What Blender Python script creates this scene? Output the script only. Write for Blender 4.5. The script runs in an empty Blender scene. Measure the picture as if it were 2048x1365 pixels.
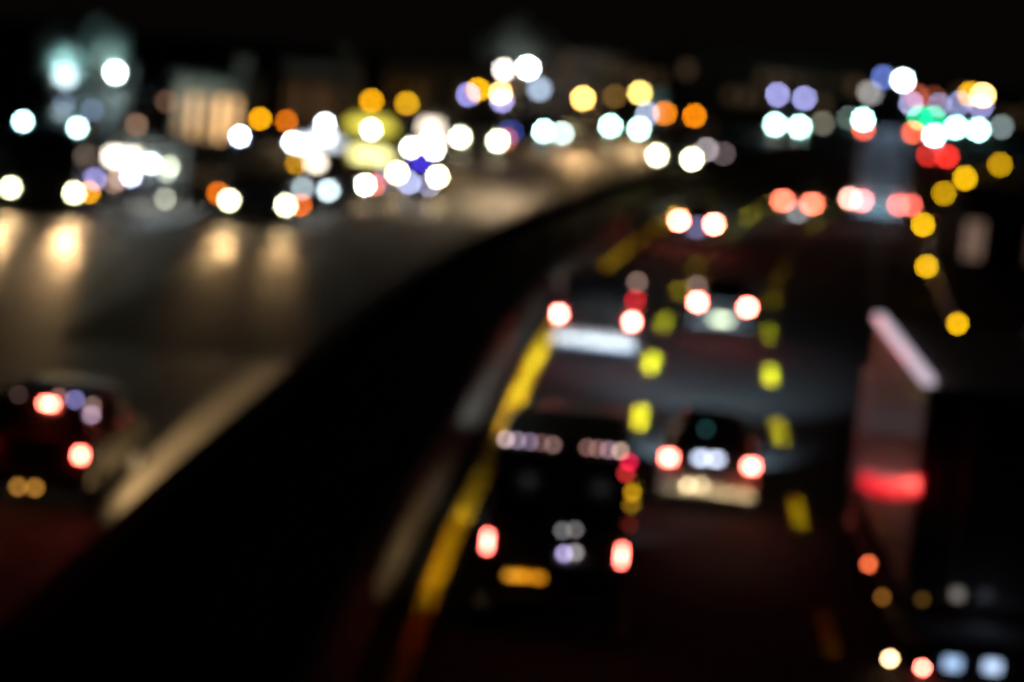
import bpy, bmesh, math, random
from mathutils import Vector, Matrix
random.seed(7)
S = bpy.context.scene
COL = S.collection

# ------------------------------------------------------------------ camera, sky, exposure
FPX, EYE, ROLL, PITCH = 4835.0, 8.4, math.radians(5.5), math.atan(659 / 4835.0)
cam_d = bpy.data.cameras.new('camera')
cam = bpy.data.objects.new('camera', cam_d)
COL.objects.link(cam)
cam.location = (0, 0, EYE)
cam.matrix_world = (Matrix.Translation((0, 0, EYE)) @ Matrix.Rotation(math.pi / 2 - PITCH, 4, 'X')
                    @ Matrix.Rotation(ROLL, 4, 'Z'))
cam_d.sensor_width = 36
cam_d.lens = 36 * FPX / 2048
cam_d.clip_end = 3000
cam_d.dof.use_dof = True
cam_d.dof.focus_distance = 9.5
BLUR = 55.0                                   # blur disc of a far point, in px of a 2048 px wide picture
cam_d.dof.aperture_fstop = 0.085 / (BLUR * 9.5 / FPX) * (cam_d.lens / 85.0)
cam_d.dof.aperture_blades = 9
cam_d.dof.aperture_rotation = math.radians(12)
S.camera = cam
W = bpy.data.worlds.new('World')
S.world = W
W.use_nodes = True
nt = W.node_tree
sky = nt.nodes.new('ShaderNodeTexSky')
sky.sky_type = 'NISHITA'
sky.sun_disc = False
sky.sun_elevation = math.radians(-9)
sky.sun_rotation = math.radians(200)
bg = nt.nodes['Background']
nt.links.new(sky.outputs[0], bg.inputs[0])
bg.inputs[1].default_value = 0.05
bg2 = nt.nodes.new('ShaderNodeBackground')          # the faint glow of the town on the night sky
bg2.inputs[0].default_value = (1, .78, .66, 1)
bg2.inputs[1].default_value = 0.0018
ad = nt.nodes.new('ShaderNodeAddShader')
nt.links.new(bg.outputs[0], ad.inputs[0])
nt.links.new(bg2.outputs[0], ad.inputs[1])
nt.links.new(ad.outputs[0], nt.nodes['World Output'].inputs[0])
S.view_settings.view_transform = 'Standard'
S.view_settings.look = 'None'
S.view_settings.exposure = 0
S.view_settings.gamma = 1
S.view_settings.use_curve_mapping = False
S.render.engine = 'CYCLES'
cy = S.cycles
cy.use_adaptive_sampling = False
cy.use_denoising = True
cy.denoiser = 'OPENIMAGEDENOISE'
cy.denoising_input_passes = 'RGB'
cy.max_bounces = 4
cy.diffuse_bounces = 1
cy.glossy_bounces = 2
cy.transmission_bounces = 2
cy.caustics_reflective = False
cy.caustics_refractive = False
cy.sample_clamp_indirect = 1.5
cy.blur_glossy = 1.0


def ray(x, y):
    """direction through a point of the 2048 px wide photograph"""
    u, v = x - 1024, y - 682.5
    a = u * math.cos(ROLL) + v * math.sin(ROLL)
    b = -u * math.sin(ROLL) + v * math.cos(ROLL)
    a, b = a / FPX, -b / FPX
    s, k = math.sin(PITCH), math.cos(PITCH)
    return Vector((a, k + s * b, -s + k * b))


def at_z(x, y, z=0.0):
    r = ray(x, y)
    return Vector((0, 0, EYE)) + r * ((z - EYE) / r.z)


def at_d(x, y, d):
    r = ray(x, y)
    return Vector((0, 0, EYE)) + r * (d / r.y)


# ------------------------------------------------------------------ materials
MATS = {}


def mat(name, col, rough=0.6, metal=0.0, spec=0.5, noise=0.0, scale=8.0, bump=0.0, coat=0.0, detail=5.0, col2=None):
    if name in MATS:
        return MATS[name]
    m = bpy.data.materials.new(name)
    m.use_nodes = True
    t = m.node_tree
    p = t.nodes['Principled BSDF']
    p.inputs['Base Color'].default_value = (*col, 1)
    p.inputs['Roughness'].default_value = rough
    p.inputs['Metallic'].default_value = metal
    p.inputs['Specular IOR Level'].default_value = spec
    p.inputs['Coat Weight'].default_value = coat
    if noise > 0 or bump > 0:
        tc = t.nodes.new('ShaderNodeTexCoord')
        n = t.nodes.new('ShaderNodeTexNoise')
        n.inputs['Scale'].default_value = scale
        n.inputs['Detail'].default_value = detail
        t.links.new(tc.outputs['Object'], n.inputs['Vector'])
        if noise > 0:
            r = t.nodes.new('ShaderNodeValToRGB')
            c2 = col2 or tuple(c * (1 - noise) for c in col)
            r.color_ramp.elements[0].position = 0.35
            r.color_ramp.elements[1].position = 0.68
            r.color_ramp.elements[0].color = (*c2, 1)
            r.color_ramp.elements[1].color = (*col, 1)
            t.links.new(n.outputs['Fac'], r.inputs['Fac'])
            t.links.new(r.outputs['Color'], p.inputs['Base Color'])
        if bump > 0:
            b = t.nodes.new('ShaderNodeBump')
            b.inputs['Strength'].default_value = bump
            b.inputs['Distance'].default_value = 0.02
            t.links.new(n.outputs['Fac'], b.inputs['Height'])
            t.links.new(b.outputs['Normal'], p.inputs['Normal'])
    MATS[name] = m
    return m


def glow(col, strength):
    key = ('lamp %.3g %.3g %.3g' % tuple(c * strength for c in col))
    if key in MATS:
        return MATS[key]
    m = bpy.data.materials.new('glowing surface')
    m.use_nodes = True
    t = m.node_tree
    p = t.nodes['Principled BSDF']
    p.inputs['Base Color'].default_value = (0.25, 0.25, 0.25, 1)
    p.inputs['Roughness'].default_value = 0.2
    p.inputs['Emission Color'].default_value = (*col, 1)
    p.inputs['Emission Strength'].default_value = strength
    MATS[key] = m
    return m


ASPHALT = mat('asphalt', (0.011, 0.0115, 0.0125), 0.85, 0, 0.12, 0.35, 1.3, 0.25, detail=9)
ASPHALT_OLD = mat('worn asphalt', (0.034, 0.029, 0.023), 0.55, 0, 0.14, 0.3, 0.9, 0.12, detail=9)
SEAM = mat('dark tar', (0.02, 0.02, 0.02), 0.6)
EARTH = mat('dark earth', (0.045, 0.04, 0.03), 0.95, 0, 0.2, 0.4, 0.4)
GRASSB = mat('turf', (0.03, 0.05, 0.02), 0.95, 0, 0.2, 0.5, 2.0)
GRASS = mat('grass blades', (0.045, 0.085, 0.025), 0.8, 0, 0.2, 0.4, 3.0)
CONC = mat('concrete', (0.22, 0.19, 0.15), 0.85, 0, 0.3, 0.3, 2.5, 0.2)
KERB = mat('kerb stone', (0.30, 0.29, 0.28), 0.8, 0, 0.3, 0.35, 3.0, 0.2)
YEL = mat('yellow road paint', (0.88, 0.68, 0.008), 0.7, 0, 0.1, 0.25, 9.0)
YELE = mat('golden road paint', (0.88, 0.47, 0.006), 0.7, 0, 0.1, 0.25, 9.0)
WHT = mat('white road paint', (0.70, 0.70, 0.68), 0.6, 0, 0.3, 0.3, 9.0)
RUB = mat('tyre rubber', (0.02, 0.02, 0.02), 0.8, 0, 0.3, 0.3, 30)
RIM = mat('wheel alloy', (0.45, 0.45, 0.46), 0.35, 0.9, 0.5, 0.2, 20)
GLS = mat('dark window glass', (0.012, 0.014, 0.016), 0.08, 0, 0.5, 0.2, 2)
STEEL = mat('galvanised steel', (0.50, 0.51, 0.53), 0.4, 0.8, 0.5, 0.25, 6)
DKMET = mat('dark painted metal', (0.05, 0.05, 0.055), 0.45, 0.3, 0.5, 0.3, 8)
BLKP = mat('black plastic', (0.02, 0.02, 0.021), 0.5, 0, 0.4, 0.3, 20)
PLATE = mat('number plate white', (0.75, 0.75, 0.73), 0.4, 0, 0.4, 0.1, 30)
BARK = mat('bark', (0.07, 0.05, 0.035), 0.9, 0, 0.2, 0.5, 12, 0.4)
LEAF = mat('leaves', (0.13, 0.155, 0.13), 0.6, 0, 0.3, 0.5, 1.5)
PLAS = mat('painted plaster', (0.34, 0.27, 0.19), 0.9, 0, 0.3, 0.35, 0.8, 0.1)
PLASG = mat('grey plaster', (0.22, 0.20, 0.18), 0.9, 0, 0.3, 0.35, 0.8, 0.1)
ROOFM = mat('roof felt', (0.05, 0.045, 0.04), 0.9, 0, 0.2, 0.3, 3)
STONE = mat('retaining wall stone', (0.26, 0.22, 0.17), 0.9, 0, 0.3, 0.4, 1.2, 0.3)


def paint(name, col, rough=0.3):
    return mat(name, col, rough, 0.0, 0.5, 0.12, 1.5, 0, 0.5)


# ------------------------------------------------------------------ mesh helpers
def link(name, bm, m, parent=None, loc=None, smooth=False):
    me = bpy.data.meshes.new(name)
    bmesh.ops.recalc_face_normals(bm, faces=bm.faces)
    bm.to_mesh(me)
    bm.free()
    if smooth:
        for p in me.polygons:
            p.use_smooth = True
    return link_mesh(name, me, m, parent, loc)


def link_mesh(name, me, m=None, parent=None, loc=None, rotz=0.0):
    if m is not None and not me.materials:
        me.materials.append(m)
    o = bpy.data.objects.new(name, me)
    COL.objects.link(o)
    if parent is not None:
        o.parent = parent
    if loc is not None:
        o.location = loc
    o.rotation_euler.z = rotz
    return o


def tag(o, label, cat, group=None):
    o['label'] = label
    o['category'] = cat
    if group:
        o['group'] = group
    return o


def thing(name, label, cat, loc, rotz=0.0, group=None):
    o = bpy.data.objects.new(name, None)
    COL.objects.link(o)
    o.location = loc
    o.rotation_euler.z = rotz
    o.empty_display_size = 0.3
    return tag(o, label, cat, group)


def box(bm, x0, x1, y0, y1, z0, z1, bev=0.0):
    vs = [bm.verts.new((x, y, z)) for x in (x0, x1) for y in (y0, y1) for z in (z0, z1)]
    fs = [bm.faces.new([vs[i] for i in q]) for q in
          ((0, 1, 3, 2), (4, 6, 7, 5), (0, 4, 5, 1), (2, 3, 7, 6), (0, 2, 6, 4), (1, 5, 7, 3))]
    if bev > 0:
        es = {e for f in fs for e in f.edges}
        bmesh.ops.bevel(bm, geom=list(es), offset=bev, segments=2, affect='EDGES', profile=0.6)


def bx(*a, bev=0.0):
    bm = bmesh.new()
    box(bm, *a, bev=bev)
    return bm


def tube(bm, p, q, r0, r1=None, n=10):
    p, q = Vector(p), Vector(q)
    r1 = r0 if r1 is None else r1
    d = (q - p).normalized()
    a = d.orthogonal().normalized()
    b = d.cross(a)
    A = [bm.verts.new(p + (a * math.cos(i * 2 * math.pi / n) + b * math.sin(i * 2 * math.pi / n)) * r0) for i in range(n)]
    B = [bm.verts.new(q + (a * math.cos(i * 2 * math.pi / n) + b * math.sin(i * 2 * math.pi / n)) * r1) for i in range(n)]
    for i in range(n):
        bm.faces.new((A[i], A[(i + 1) % n], B[(i + 1) % n], B[i]))
    bm.faces.new(A)
    bm.faces.new(B)


def ellipsoid(bm, c, rx, ry, rz, nu=12, nv=6):
    bmesh.ops.create_uvsphere(bm, u_segments=nu, v_segments=nv, radius=1.0,
                              matrix=Matrix.Translation(c) @ Matrix.Diagonal((rx, ry, rz, 1)))


def lens_strength(dist, area):
    """radiance that makes the lamp's blur disc come out at 1"""
    ppm = FPX / dist
    disc = BLUR * max(0.3, 1 - 9.5 / dist)
    return max(1.0, (math.pi / 4 * disc * disc) / (area * ppm * ppm))


def lamp(name, parent, loc, level, dist, r=0.1, wh=None, label=None):
    """a glowing surface: round of radius r or a rounded box of size wh; level = colour of its blur disc"""
    bm = bmesh.new()
    if wh:
        box(bm, loc[0] - wh[0] / 2, loc[0] + wh[0] / 2, loc[1] - 0.03, loc[1] + 0.03, loc[2] - wh[1] / 2, loc[2] + wh[1] / 2,
            bev=min(0.02, wh[0] * .2, wh[1] * .2))
        area = wh[0] * wh[1]
    else:
        r *= .82
        ellipsoid(bm, loc, r, r * 0.5, r)
        area = math.pi * r * r
    if not wh and min(level) > 2.4:
        k = 2.6 / max(level)
        level = tuple(c * k for c in level)
        if level[1] > level[0] * 1.1:              # cool lamps: a green-blue cast
            level = (level[0] * .62, level[1], level[2])
        else:
            level = (level[0], level[1], level[2] * .8)
    k = max(level)
    o = link(name, bm, glow(tuple(c / k for c in level), k * lens_strength(dist, area)), parent, smooth=not wh)
    if label:
        o['label'] = label
    return o


def beam(parent, loc, aim, energy, col=(1, 1, 1), size=46, blend=0.7, rad=0.08):
    d = bpy.data.lights.new('spot_beam', 'SPOT')
    d.energy = energy
    d.color = col
    d.spot_size = math.radians(size)
    d.spot_blend = blend
    d.shadow_soft_size = rad
    o = bpy.data.objects.new('spot_beam', d)
    COL.objects.link(o)
    o.parent = parent
    o.location = loc
    o.rotation_euler = Vector(aim).to_track_quat('-Z', 'Y').to_euler()
    return o


def low_beam(parent, loc, fwd, energy, col, far=1.0, near=.6, fan=(.056, 5.2)):
    """a dipped headlight: a wide pool close by and a flat fan under the cut-off"""
    if near:
        beam(parent, loc, (0, fwd, -.50), energy * near, col, 52, .6).scale = (1.7, 1, 1)
    o = beam(parent, loc, (0, fwd, -fan[0]), energy * 22 * far, col, fan[1], .8)
    o.scale = (8 if loc[2] < .8 else 4.5, 1, 1)
    return o


def bulb(parent, loc, energy, col, rad=0.1):
    d = bpy.data.lights.new('lamp_or_fill_light', 'POINT')
    d.energy = energy
    d.color = col
    d.shadow_soft_size = rad
    o = bpy.data.objects.new('lamp_or_fill_light', d)
    COL.objects.link(o)
    o.parent = parent
    o.location = loc
    return o


# ------------------------------------------------------------------ the road's course
EDGE = [(-40, -4.2), (0, -2.3), (20, -1.35), (35, -0.78), (47, -0.08), (62.5, 0.88), (80.7, 2.75), (102.5, 5.85), (120.6, 9.15),
        (138, 12.8), (160, 18.1), (185, 25.0), (220, 36.3), (260, 51.0), (310, 72.0), (370, 100.0)]


def edge_x(y):
    P = EDGE
    for i in range(len(P) - 1):
        if y <= P[i + 1][0] or i == len(P) - 2:
            y0, x0 = P[i]
            y1, x1 = P[i + 1]
            m0 = (x1 - P[max(i - 1, 0)][1]) / (y1 - P[max(i - 1, 0)][0])
            j = min(i + 2, len(P) - 1)
            m1 = (P[j][1] - x0) / (P[j][0] - y0)
            h = y1 - y0
            t = (y - y0) / h
            return ((2 * t ** 3 - 3 * t * t + 1) * x0 + (t ** 3 - 2 * t * t + t) * h * m0
                    + (-2 * t ** 3 + 3 * t * t) * x1 + (t ** 3 - t * t) * h * m1)


def slope(y):
    return (edge_x(y + 1) - edge_x(y - 1)) / 2


def heading(y):
    return -math.atan(slope(y))


def on_road(y, off, z=0.0):
    k = slope(y)
    n = math.sqrt(1 + k * k)
    return Vector((edge_x(y) + off / n, y - off * k / n, z))


def strip(name, o0, o1, y0, y1, z, m, parent=None, step=4.0, kind=None, z1=None):
    bm = bmesh.new()
    n = max(2, int((y1 - y0) / step))
    prev = None
    for i in range(n + 1):
        y = y0 + (y1 - y0) * i / n
        a = bm.verts.new(on_road(y, o0, z))
        b = bm.verts.new(on_road(y, o1, z if z1 is None else z1))
        if prev:
            bm.faces.new((prev[0], prev[1], b, a))
        prev = (a, b)
    o = link(name, bm, m, parent)
    if kind:
        o['kind'] = kind
    return o


def raised(name, o0, o1, y0, y1, z0, z1, m, step=4.0):
    """a strip with a top and two sides"""
    bm = bmesh.new()
    n = max(2, int((y1 - y0) / step))
    prev = None
    for i in range(n + 1):
        y = y0 + (y1 - y0) * i / n
        c = [bm.verts.new(on_road(y, o, z)) for o, z in ((o0, z0), (o0, z1), (o1, z1), (o1, z0))]
        if prev:
            for k in range(3):
                bm.faces.new((prev[k], prev[k + 1], c[k + 1], c[k]))
        prev = c
    return link(name, bm, m)


# ground: flat round the road, falling away far off so that the sky is seen over its brow
bm = bmesh.new()
ys = [-60, 60, 180, 300, 360, 420, 520, 700, 1000, 1600, 2500]
xs = [-1600, -800, -300, -120, -40, 40, 120, 300, 800, 1600]
rows = []
for y in ys:
    z = -0.012 if y <= 360 else -0.012 - (y - 360) * 0.05 + random.uniform(-.3, .3)
    rows.append([bm.verts.new((x, y, z)) for x in xs])
for i in range(len(ys) - 1):
    for j in range(len(xs) - 1):
        bm.faces.new((rows[i][j], rows[i][j + 1], rows[i + 1][j + 1], rows[i + 1][j]))
g = link('ground', bm, EARTH)
g['kind'] = 'structure'
road = strip('road', -0.55, 11.6, -30, 340, 0.0, ASPHALT, kind='structure')
road_l = strip('oncoming_road', -23.5, -4.9, -30, 340, 0.0, ASPHALT_OLD, kind='structure')
strip('edge_line', -0.14, 0.14, -20, 330, 0.004, YELE, road, step=3)
bm = bmesh.new()
for i in range(900):
    y = 28 + i * .1
    a, b = on_road(y, -.14, .005), on_road(y, .14, .005)
    c, d = on_road(y + .004, -.14, .015), on_road(y + .004, .14, .015)
    e, f = on_road(y + .1, -.14, .005), on_road(y + .1, .14, .005)
    v = [bm.verts.new(p) for p in (a, b, d, c, f, e)]
    bm.faces.new(v[:4])
    bm.faces.new((v[3], v[2], v[4], v[5]))
o = link('added_line_rib', bm, YELE, road)  # ribs added so that the line catches more headlight
o['kind'] = 'stuff'
strip('edge_line', 9.15, 9.28, -20, 330, 0.004, WHT, road, step=3)
strip('edge_line', -5.45, -5.3, 110, 330, 0.004, WHT, road_l, step=3)
strip('road_joint', -11.9, -10.9, -20, 330, 0.004, SEAM, road_l, step=3)
strip('unlit_lane', -10.9, -4.9, -20, 37, 0.002, mat('unlit asphalt', (.013, .0125, .012), .7, 0, .10, .35, 1.3, .2), road_l, step=3)  # unlit stretches of the road, darkened in the colour
strip('unlit_lane', -10.9, -4.9, 54, 94, 0.002, mat('unlit asphalt', (.013, .0125, .012), .7, 0, .10, .35, 1.3, .2), road_l, step=3)
strip('pale_strip', -13.7, -11.95, -20, 330, 0.004, mat('pale concrete strip', (.13, .11, .085), .6, 0, .3, .3, 1.1), road_l, step=3)
# lane dashes
dash_me = None
for off in (2.95, 5.95):
    for i in range(-3, 26):
        y = 51.67 + i * 8.75
        if dash_me is None:
            b = bmesh.new()
            # a row of low ribs, shaped to catch the headlights and brighten the dash
            for q in range(44):
                r0, r1 = -1.25 + q * 2.5 / 44, -1.25 + (q + 1) * 2.5 / 44
                c = [b.verts.new(p) for p in ((-.10, r0, 0), (.10, r0, 0), (.10, r0 + .004, .011), (-.10, r0 + .004, .011), (.10, r1, 0), (-.10, r1, 0))]
                b.faces.new(c[:4])
                b.faces.new((c[3], c[2], c[4], c[5]))
            dash_me = bpy.data.meshes.new('lane_dash')
            b.to_mesh(dash_me)
            b.free()
        link_mesh('lane_dash', dash_me, YEL, road, on_road(y, off - (0.12 if y > 60 else 0.22), 0.004), heading(y))
wd = None
for off in (-8.4, -15.5, -19.3):
    for i in range(0, 26):
        y = 30 + i * 9.0
        if wd is None:
            b = bmesh.new()
            vs = [b.verts.new(p) for p in ((-.07, -1.5, 0), (.07, -1.5, 0), (.07, 1.5, 0), (-.07, 1.5, 0))]
            b.faces.new(vs)
            wd = bpy.data.meshes.new('lane_dash')
            b.to_mesh(wd)
            b.free()
        link_mesh('lane_dash', wd, WHT, road_l, on_road(y, off, 0.004), heading(y))
isl = raised('traffic_island', -18.25, -15.0, 83.5, 104, -.01, .125, CONC)
isl['kind'] = 'structure'
m = raised('median', -4.65, -1.15, -30, 330, -0.01, 0.10, GRASSB)
m['kind'] = 'structure'
k = raised('kerb', -4.88, -4.65, -30, 330, -0.01, 0.14, KERB)
k['kind'] = 'structure'
pv = raised('pavement', -31.0, -23.5, -30, 330, -0.01, 0.13, CONC)
pv['kind'] = 'structure'
wl = raised('median_wall', -4.62, -4.32, 20, 240, 0.0, 0.65, mat('darkened wall', (.024, .022, .021), .9, 0, .1, .45, 1.4, .2))  # unlit look put into the near-black colour, so headlight spill stays hidden
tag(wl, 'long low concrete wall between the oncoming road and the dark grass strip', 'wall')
# grass of the median
bm = bmesh.new()
for i in range(16000):
    y = 26 + (190 - 26) * random.random()
    o = random.uniform(-4.25, -1.3)
    p = on_road(y, o, 0.10)
    a = random.random() * math.tau
    h = random.uniform(.06, .2)
    w = random.uniform(.012, .03)
    d = Vector((math.cos(a) * w, math.sin(a) * w, 0))
    tip = p + Vector((random.uniform(-.07, .07), random.uniform(-.07, .07), h))
    bm.faces.new([bm.verts.new(p - d), bm.verts.new(p + d), bm.verts.new(tip)])
gr = link('grass', bm, GRASS)
gr['kind'] = 'stuff'

# concrete barrier along the yellow line, segment by segment
bar = thing('concrete_barrier', 'low concrete barrier beside the solid yellow line', 'barrier', on_road(30, -0.85))
bm = bmesh.new()
prof = [(-.30, 0), (-.30, .08), (-.16, .28), (-.10, .82), (.10, .82), (.16, .28), (.30, .08), (.30, 0)]
A = [bm.verts.new((x, -1.48, z)) for x, z in prof]
B = [bm.verts.new((x, 1.48, z)) for x, z in prof]
for i in range(len(prof)):
    bm.faces.new((A[i], A[(i + 1) % 8], B[(i + 1) % 8], B[i]))
bm.faces.new(A)
bm.faces.new(B)
seg = bpy.data.meshes.new('barrier_segment')
bmesh.ops.recalc_face_normals(bm, faces=bm.faces)
bm.to_mesh(seg)
bm.free()
bo = bar.location.copy()
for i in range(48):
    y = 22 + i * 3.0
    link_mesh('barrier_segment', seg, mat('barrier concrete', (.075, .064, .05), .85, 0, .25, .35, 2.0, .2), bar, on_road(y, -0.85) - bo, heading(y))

# steel guard rail on the right
gro = on_road(40, 11.2)
rail = thing('guard_rail', 'galvanised steel guard rail along the right edge of the road', 'guard rail', gro)
bm = bmesh.new()
prof = [(0, .45), (-.05, .52), (-.05, .56), (0, .61), (-.05, .66), (-.05, .70), (0, .77)]
A = [bm.verts.new((x, -2, z)) for x, z in prof]
B = [bm.verts.new((x, 2, z)) for x, z in prof]
A2 = [bm.verts.new((x + .012, -2, z)) for x, z in prof]
B2 = [bm.verts.new((x + .012, 2, z)) for x, z in prof]
for i in range(6):
    bm.faces.new((A[i], A[i + 1], B[i + 1], B[i]))
    bm.faces.new((A2[i], B2[i], B2[i + 1], A2[i + 1]))
rme = bpy.data.meshes.new('rail')
bm.to_mesh(rme)
bm.free()
bm = bx(.015, .12, -.05, .05, -.01, .74)
pme = bpy.data.meshes.new('post')
bm.to_mesh(pme)
bm.free()
for i in range(44):
    y = 24 + i * 4.0
    link_mesh('rail', rme, STEEL, rail, on_road(y, 11.2) - gro, heading(y))
    link_mesh('post', pme, STEEL, rail, on_road(y, 11.2) - gro, heading(y))

# amber warning lamps on posts behind the rail
AMB = (0.95, 0.50, 0.004)
words = ['nearest the viewer', 'second from the viewer', 'third from the viewer', 'fourth from the viewer',
         'second farthest', 'farthest along']
for (px, py, lv), w in zip([(1915, 648, 1.0), (1853, 533, .95), (1846, 450, 1.0), (1888, 387, .55), (1930, 357, .95), (2000, 330, .52)], words):
    p = at_z(px, py, 1.0)
    t = thing('warning_lamp', 'amber warning lamp on a thin post by the right guard rail, ' + w, 'warning lamp', (p.x, p.y, 0), heading(p.y),
              'amber lamps along the right guard rail')
    bm = bmesh.new()
    tube(bm, (0, .06, -.01), (0, .06, 1.0), .035, .03)
    link('post', bm, DKMET, t)
    link('lamp_housing', bx(-.13, .13, .03, .14, .87, 1.13, bev=.02), DKMET, t)
    lamp('lamp_lens', t, (0, 0, 1.0), tuple(c * lv for c in AMB), p.y, r=max(.09, .0013 * p.y))

# ------------------------------------------------------------------ vehicles
TYRES = {}


def wheel(parent, x, y, r, w=0.22):
    key = (round(r, 3), round(w, 3))
    if key not in TYRES:
        bm = bmesh.new()
        n = 20
        pr = [(-.5, .62), (-.5, .9), (-.36, 1), (.36, 1), (.5, .9), (.5, .62)]
        ring = [[bm.verts.new((a * w, math.cos(i * math.tau / n) * b * r, math.sin(i * math.tau / n) * b * r)) for a, b in pr] for i in range(n)]
        for i in range(n):
            for j in range(6):
                bm.faces.new((ring[i][j], ring[i][(j + 1) % 6], ring[(i + 1) % n][(j + 1) % 6], ring[(i + 1) % n][j]))
        bmesh.ops.recalc_face_normals(bm, faces=bm.faces)
        a = bpy.data.meshes.new('wheel')
        bm.to_mesh(a)
        bm.free()
        a.materials.append(RUB)
        bm = bmesh.new()
        tube(bm, (-w * .42, 0, 0), (w * .42, 0, 0), r * .63, n=20)
        for i in range(5):
            an = i * math.tau / 5
            for s in (-1, 1):
                tube(bm, (s * w * .45, 0, 0), (s * w * .45, math.cos(an) * r * .58, math.sin(an) * r * .58), r * .1, r * .07, 6)
        b = bpy.data.meshes.new('rim')
        bm.to_mesh(b)
        bm.free()
        b.materials.append(RIM)
        TYRES[key] = (a, b)
    a, b = TYRES[key]
    o = link_mesh('wheel', a, None, parent, (x, y, r))
    link_mesh('rim', b, None, o)
    return o


# stations from the rear: y, z bottom, z shoulder, z top, half width, half width of top (fractions of L, H, W/2)
SHAPES = {
    'hatchback': [(0, .26, .57, .62, .90, .80), (.03, .17, .60, .68, .985, .80), (.11, .14, .62, .96, 1, .68), (.22, .14, .62, .995, 1, .69),
                  (.45, .14, .62, 1, 1, .69), (.60, .14, .62, .95, 1, .67), (.76, .14, .62, .66, 1, .76), (.92, .17, .53, .56, .97, .76), (1, .24, .40, .43, .84, .70)],
    'saloon': [(0, .26, .60, .64, .90, .80), (.03, .17, .63, .67, .985, .82), (.13, .15, .64, .69, 1, .80), (.25, .15, .64, .96, 1, .66),
               (.40, .15, .64, 1, 1, .68), (.55, .15, .64, .97, 1, .67), (.71, .15, .64, .68, 1, .76), (.90, .17, .56, .60, .97, .76), (1, .25, .42, .45, .84, .70)],
    'minivan': [(0, .22, .56, .62, .93, .88), (.02, .14, .58, .70, .99, .85), (.06, .12, .58, .97, 1, .80), (.20, .12, .58, 1, 1, .80),
                (.45, .12, .58, 1, 1, .80), (.62, .12, .58, .95, 1, .76), (.78, .12, .55, .62, 1, .78), (.93, .14, .47, .53, .97, .76), (1, .2, .36, .40, .86, .70)],
    'van': [(0, .17, .52, .96, .95, .90), (.01, .13, .52, .99, .99, .92), (.05, .12, .52, 1, 1, .92), (.30, .12, .52, 1, 1, .92),
            (.60, .12, .52, 1, 1, .91), (.72, .12, .52, .97, 1, .86), (.85, .12, .46, .56, 1, .80), (.95, .13, .40, .47, .97, .78), (1, .18, .30, .34, .88, .74)],
}


class Vehicle:
    """local frame: y = 0 at the end that faces the camera, the body runs towards +y, x to the right"""

    def __init__(s, name, label, cat, px, z, group, rot=None, length=4.0):
        p = at_z(px[0], px[1], z)
        s.d = p.y
        s.rot = heading(p.y) if rot is None else rot
        s.p = Vector((p.x, p.y, 0))
        s.t = thing(name, label, cat, s.p, s.rot, group)
        s.inv = Matrix.Rotation(-s.rot, 3, 'Z')
        s.L = length

    def loc(s, px, py, y=0.0):
        """where the sight line meets the plane y = const of the vehicle"""
        o = s.inv @ (Vector((0, 0, EYE)) - s.p)
        r = s.inv @ ray(px, py)
        return o + r * ((y - o.y) / r.y)

    def side(s, px, py, x):
        o = s.inv @ (Vector((0, 0, EYE)) - s.p)
        r = s.inv @ ray(px, py)
        return o + r * ((x - o.x) / r.x)


def ring_points(st, L, H, W2):
    y, zb, zs, zt, w, wt = st
    y, zb, zs, zt, w, wt = y * L, zb * H, zs * H, zt * H, w * W2, wt * W2
    h = [(0, zb), (w * .9, zb), (w * .985, zb + .08), (w, (zb + zs) / 2 + .05), (w * .97, zs), (wt, zt - min(.07, .4 * (zt - zs))), (wt * .84, zt), (0, zt + .012)]
    return y, h


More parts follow.
